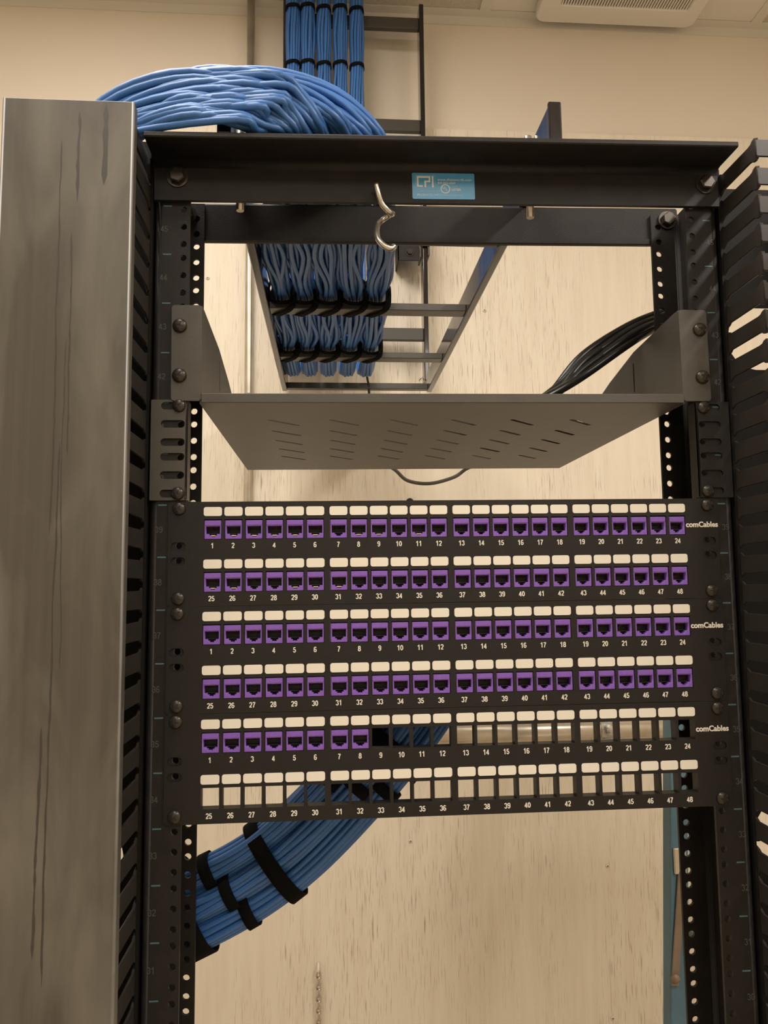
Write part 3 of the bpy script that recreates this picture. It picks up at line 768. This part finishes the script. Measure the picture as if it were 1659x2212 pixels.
for b in range(5):
    t = thing('cable_bundle', '%s of the five blue cable bundles strapped on the runway' % POS[b], 'cable bundle', (0, 0, 0), 'blue cable bundles on the runway')
    hp = hexpack(19, CR)
    for i, (px, pz) in enumerate(hp):
        th = rnd.uniform(-.5, .5)
        def off(k, ang, sp=1.0, fl=1.0):
            c_, s_ = math.cos(ang), math.sin(ang)
            return (px*c_-pz*s_)*sp, (px*s_+pz*c_)*fl
        P = []
        # vertical run (x, y offset)
        for z, sp, an in ((2960, 1.0, 0), (2895, .92, 0), (2835, 1.08, .25+th*.3), (2765, .92, .3), (2680, 1.1, .5+th*.4), (2530, 1.0, .5), (2420, .92, .4), (2300, 1.08, .5+th*.4), (2210, 1.0, .3)):
            dx, dy = off(i, an, sp, 1)
            P.append((XV[b]+dx+rnd.uniform(-.8, .8)*(sp > 1), 866-dy*.95, z))
        dx, dz = off(i, .2)
        P.append((X6[b]-2+dx, 858-pz*.4, 2140))
        P.append((X6[b]-2+dx, 832-pz*.4, 2098+px*.1-abs(dx)*.2))
        P.append((X6[b]-1+dx, 795, 2078+dz*.7))
        dx, dz = off(i, 0, .9, .85); P.append((X6[b]+dx, 700, 2077+dz))
        P.append((X6[b]+dx, 628, 2077.5+dz))
        dx, dz = off(i, .3, 1.15, .82)
        w1 = rnd.uniform(-5, 5)
        P.append(((X6[b]+X4[b])/2+dx*1.05+w1, 555, 2074.5+dz)); P.append(((X6[b]+X4[b])/2+dx*1.05-w1, 470, 2074.5+dz))
        dx, dz = off(i, .1, .95, .85); P.append((X4[b]+dx, 400, 2077.5+dz))
        w1 = rnd.uniform(-6, 6)
        sx = [-173, -142, -112, -80, -38][b]
        P.append((X4[b]*.5+sx*.5+dx*1.15+w1, 330, 2075+dz)); P.append((sx+dx*1.25-w1*.8, 255, 2075+dz*.85)); P.append((sx+dx*1.25+w1*.6, 190, 2076+dz*.85))
        # leave the runway and arc over to the left cable manager
        m_ = len(hp); q_ = (i*7 % m_)/(m_-1)                       # even spread inside each bundle
        dep = min(1, max(0, .2*b+.2*q_+rnd.uniform(-.14, .10)))
        if dep < .5: ya = -46+8*dep/.5; za = 2050+(dep/.5)*48+rnd.uniform(-2, 9)
        else: ya = -28+52*(dep-.5)/.5; za = 2096+(dep-.5)/.5*42+rnd.uniform(-6, 4)
        f = -152+110*dep**.9+rnd.uniform(-14, 10)
        if b == 4 and i % 4 == 0: f = -41+rnd.uniform(-4, 2); ya = 20; za = 2141+rnd.uniform(-3, 3)
        xa = -186+rnd.uniform(-38, 38)
        z0 = 2050 if dep > .5 else 2040
        yr = max(ya, -20)
        P.append((f+2, 112, 2078+dz*.8)); P.append((f+1, yr*.4+56, 2074+dz*.5))
        for q in (28, 58, 90):
            a = math.radians(q); yy = ya+(yr+16-ya)*(1-q/90)**1.3
            zz = z0+(za-z0)*math.sin(a)
            zz = max(zz, 2056 if yy > -34 else 2048.5)
            P.append((xa+(f-xa)*math.cos(a), yy, zz))
        xe = -316+rnd.uniform(-28, 36); ze = 1995+rnd.uniform(-8, 8)
        for q in (32, 62, 90):
            a = math.radians(q); P.append((xa+(xe-xa)*math.sin(a), ya*(1-q/90)-24*(q/90), ze+(za-ze)*math.cos(a)))
        P.append((xe, rnd.uniform(-30, 18), 1900)); P.append((xe+rnd.uniform(-6, 6), rnd.uniform(-30, 18), 1780))
        tube('cable', crom(P, 4), CR, CABLE, t, 8)
    for z, w_ in ((2893, 8), (2765, 7), (2420, 8)):
        band('hook_and_loop_strap', (XV[b], 866, z+(b % 2)*3), (1, 0, .12), (0, 1, 0), 15, 15.5, w_, t)
    for y, xs in ((628, X6), (400, X4)):
        e1 = Vector((1, -1.25, 0)).normalized()
        band('hook_and_loop_strap', (xs[b], y, 2070), e1, (0, 0, 1), 25.5, 21.2, 10, t, power=3.6)
        band('hook_and_loop_strap', (xs[b], y-17, 2075), (1, 0, 0), (0, 0, 1), 17.6, 17.5, 13, t, power=2.6)

# lower diagonal bundle
CL = [(-318, 132, 1318), (-280, 130, 1333), (-234, 128, 1353), (-200, 128, 1368), (-165, 128, 1388), (-129, 126, 1416), (-93, 126, 1450), (-64, 122, 1482), (-32, 120, 1520), (-8, 116, 1556), (10, 108, 1600), (24, 98, 1660), (30, 92, 1715)]
cl = crom(CL, 6)
def frame(i):
    t = (cl[min(i+1, len(cl)-1)]-cl[max(i-1, 0)]).normalized()
    e1 = Vector((-t.z, 0, t.x)).normalized()       # in-plane, pointing up-left
    e2 = Vector((0, 1, 0))
    return t, e1, e2
SUB = [(30, -12), (2, -17), (-26, -12), (16, 14), (-14, 14)]
SPOS = ['upper', 'front middle', 'lower', 'upper rear', 'lower rear']
rnd = random.Random(11)
def env(i): # spread factor of the whole bundle
    f = i/(len(cl)-1); return 1.0-.12*math.sin(f*math.pi)
for k, (sa, sb) in enumerate(SUB):
    t = thing('cable_bundle', 'strapped bundle of blue cables rising behind the lowest panel, %s strand group' % SPOS[k], 'cable bundle', (0, 0, 0), 'blue cable bundles behind the lowest panel')
    hp = hexpack(19, CR)
    for (px, py) in hp:
        ph = rnd.uniform(-.35, .35); pts = []; w1 = rnd.uniform(0, 6.3)
        for i in range(0, len(cl), 3):
            tt, e1, e2 = frame(i); tw = .9*i/len(cl)+ph*math.sin(i/5.0+w1)*.5
            c_, s_ = math.cos(tw), math.sin(tw)
            a = (sa+ (px*c_-py*s_)*.95)*env(i); b_ = (sb+(px*s_+py*c_)*.95)*env(i)
            pts.append(cl[i]+e1*a+e2*b_)
        tube('cable', crom(pts, 2), CR, CABLE, t, 8)
    for fi, wd in (((16, 18, 19)[k % 3], 11), ((37, 39, 41)[k % 3], 12)):
        if k in (0, 1, 2):
            tt, e1, e2 = frame(fi); c = cl[fi]+e1*sa*env(fi)+e2*sb*env(fi)
            band('hook_and_loop_strap', c, e1, e2, 15.2, 15.4, wd, t)
for fi, wd, lab in ((25, 15, 'wide black hook and loop strap around the whole rising cable bundle, below the lowest panel'),
                    (45, 22, 'wide black hook and loop strap around the rising cable bundle, seen through the empty openings'),
                    (10, 36, 'wide black strap around the cable bundle right beside the left rack post')):
    tt, e1, e2 = frame(fi)
    o = band('cable_strap', Vector((0, 0, 0)), e1, e2, 48*env(fi), 33*env(fi), wd, None, th=1.6, power=2.2, n=40)
    o.location = cl[fi]*S; tag(o, lab, 'cable strap')

# ------------------------------------------------------------------ blue stepladder behind the right post
sl = thing('stepladder', 'folded blue fibreglass stepladder standing behind the right rack post', 'stepladder', (350, 440, 0))
def rail(y0, y1, top, dx=0):
    bm = bmesh.new(); vs = add_box(bm, 0, 27, y0, y1, 0, top, bev=2)
    for v in vs: v.co.x += v.co.z*.046-.028+dx*S
    return link('side_rail', bm_mesh(bm), LADB, sl)
rail(0, 26, 1640); rail(0, 26, 1640, 400)
bm = bmesh.new(); add_box(bm, 70, 510, -40, 60, 1640, 1668, bev=5); link('top_cap', bm_mesh(bm), LADT, sl)
for k in range(5):
    bm = bmesh.new(); z = 280+k*290; add_box(bm, z*.046-2, z*.046+370, -20, 60, z, z+22, bev=2); link('step', bm_mesh(bm), GALV, sl)
bm = bmesh.new()
vs = add_box(bm, -5.5, 5.5, -4, -1, -78, 78, bev=1.2)
link('spreader_bar', bm_mesh(bm), LADT, sl, (36, 0, 1172)).rotation_euler = (0, .115, 0)
bm = bmesh.new(); lathe_y(bm, [(6, 0), (6, -4), (.1, -5)], n=18); link('rivet', bm_mesh(bm), LADT, sl, (28, -2, 1105))
bm = bmesh.new(); add_box(bm, -6, 12, -4, 0, 0, 36, bev=1.5); link('bracket', bm_mesh(bm), GALV, sl, (40, 0, 1245))
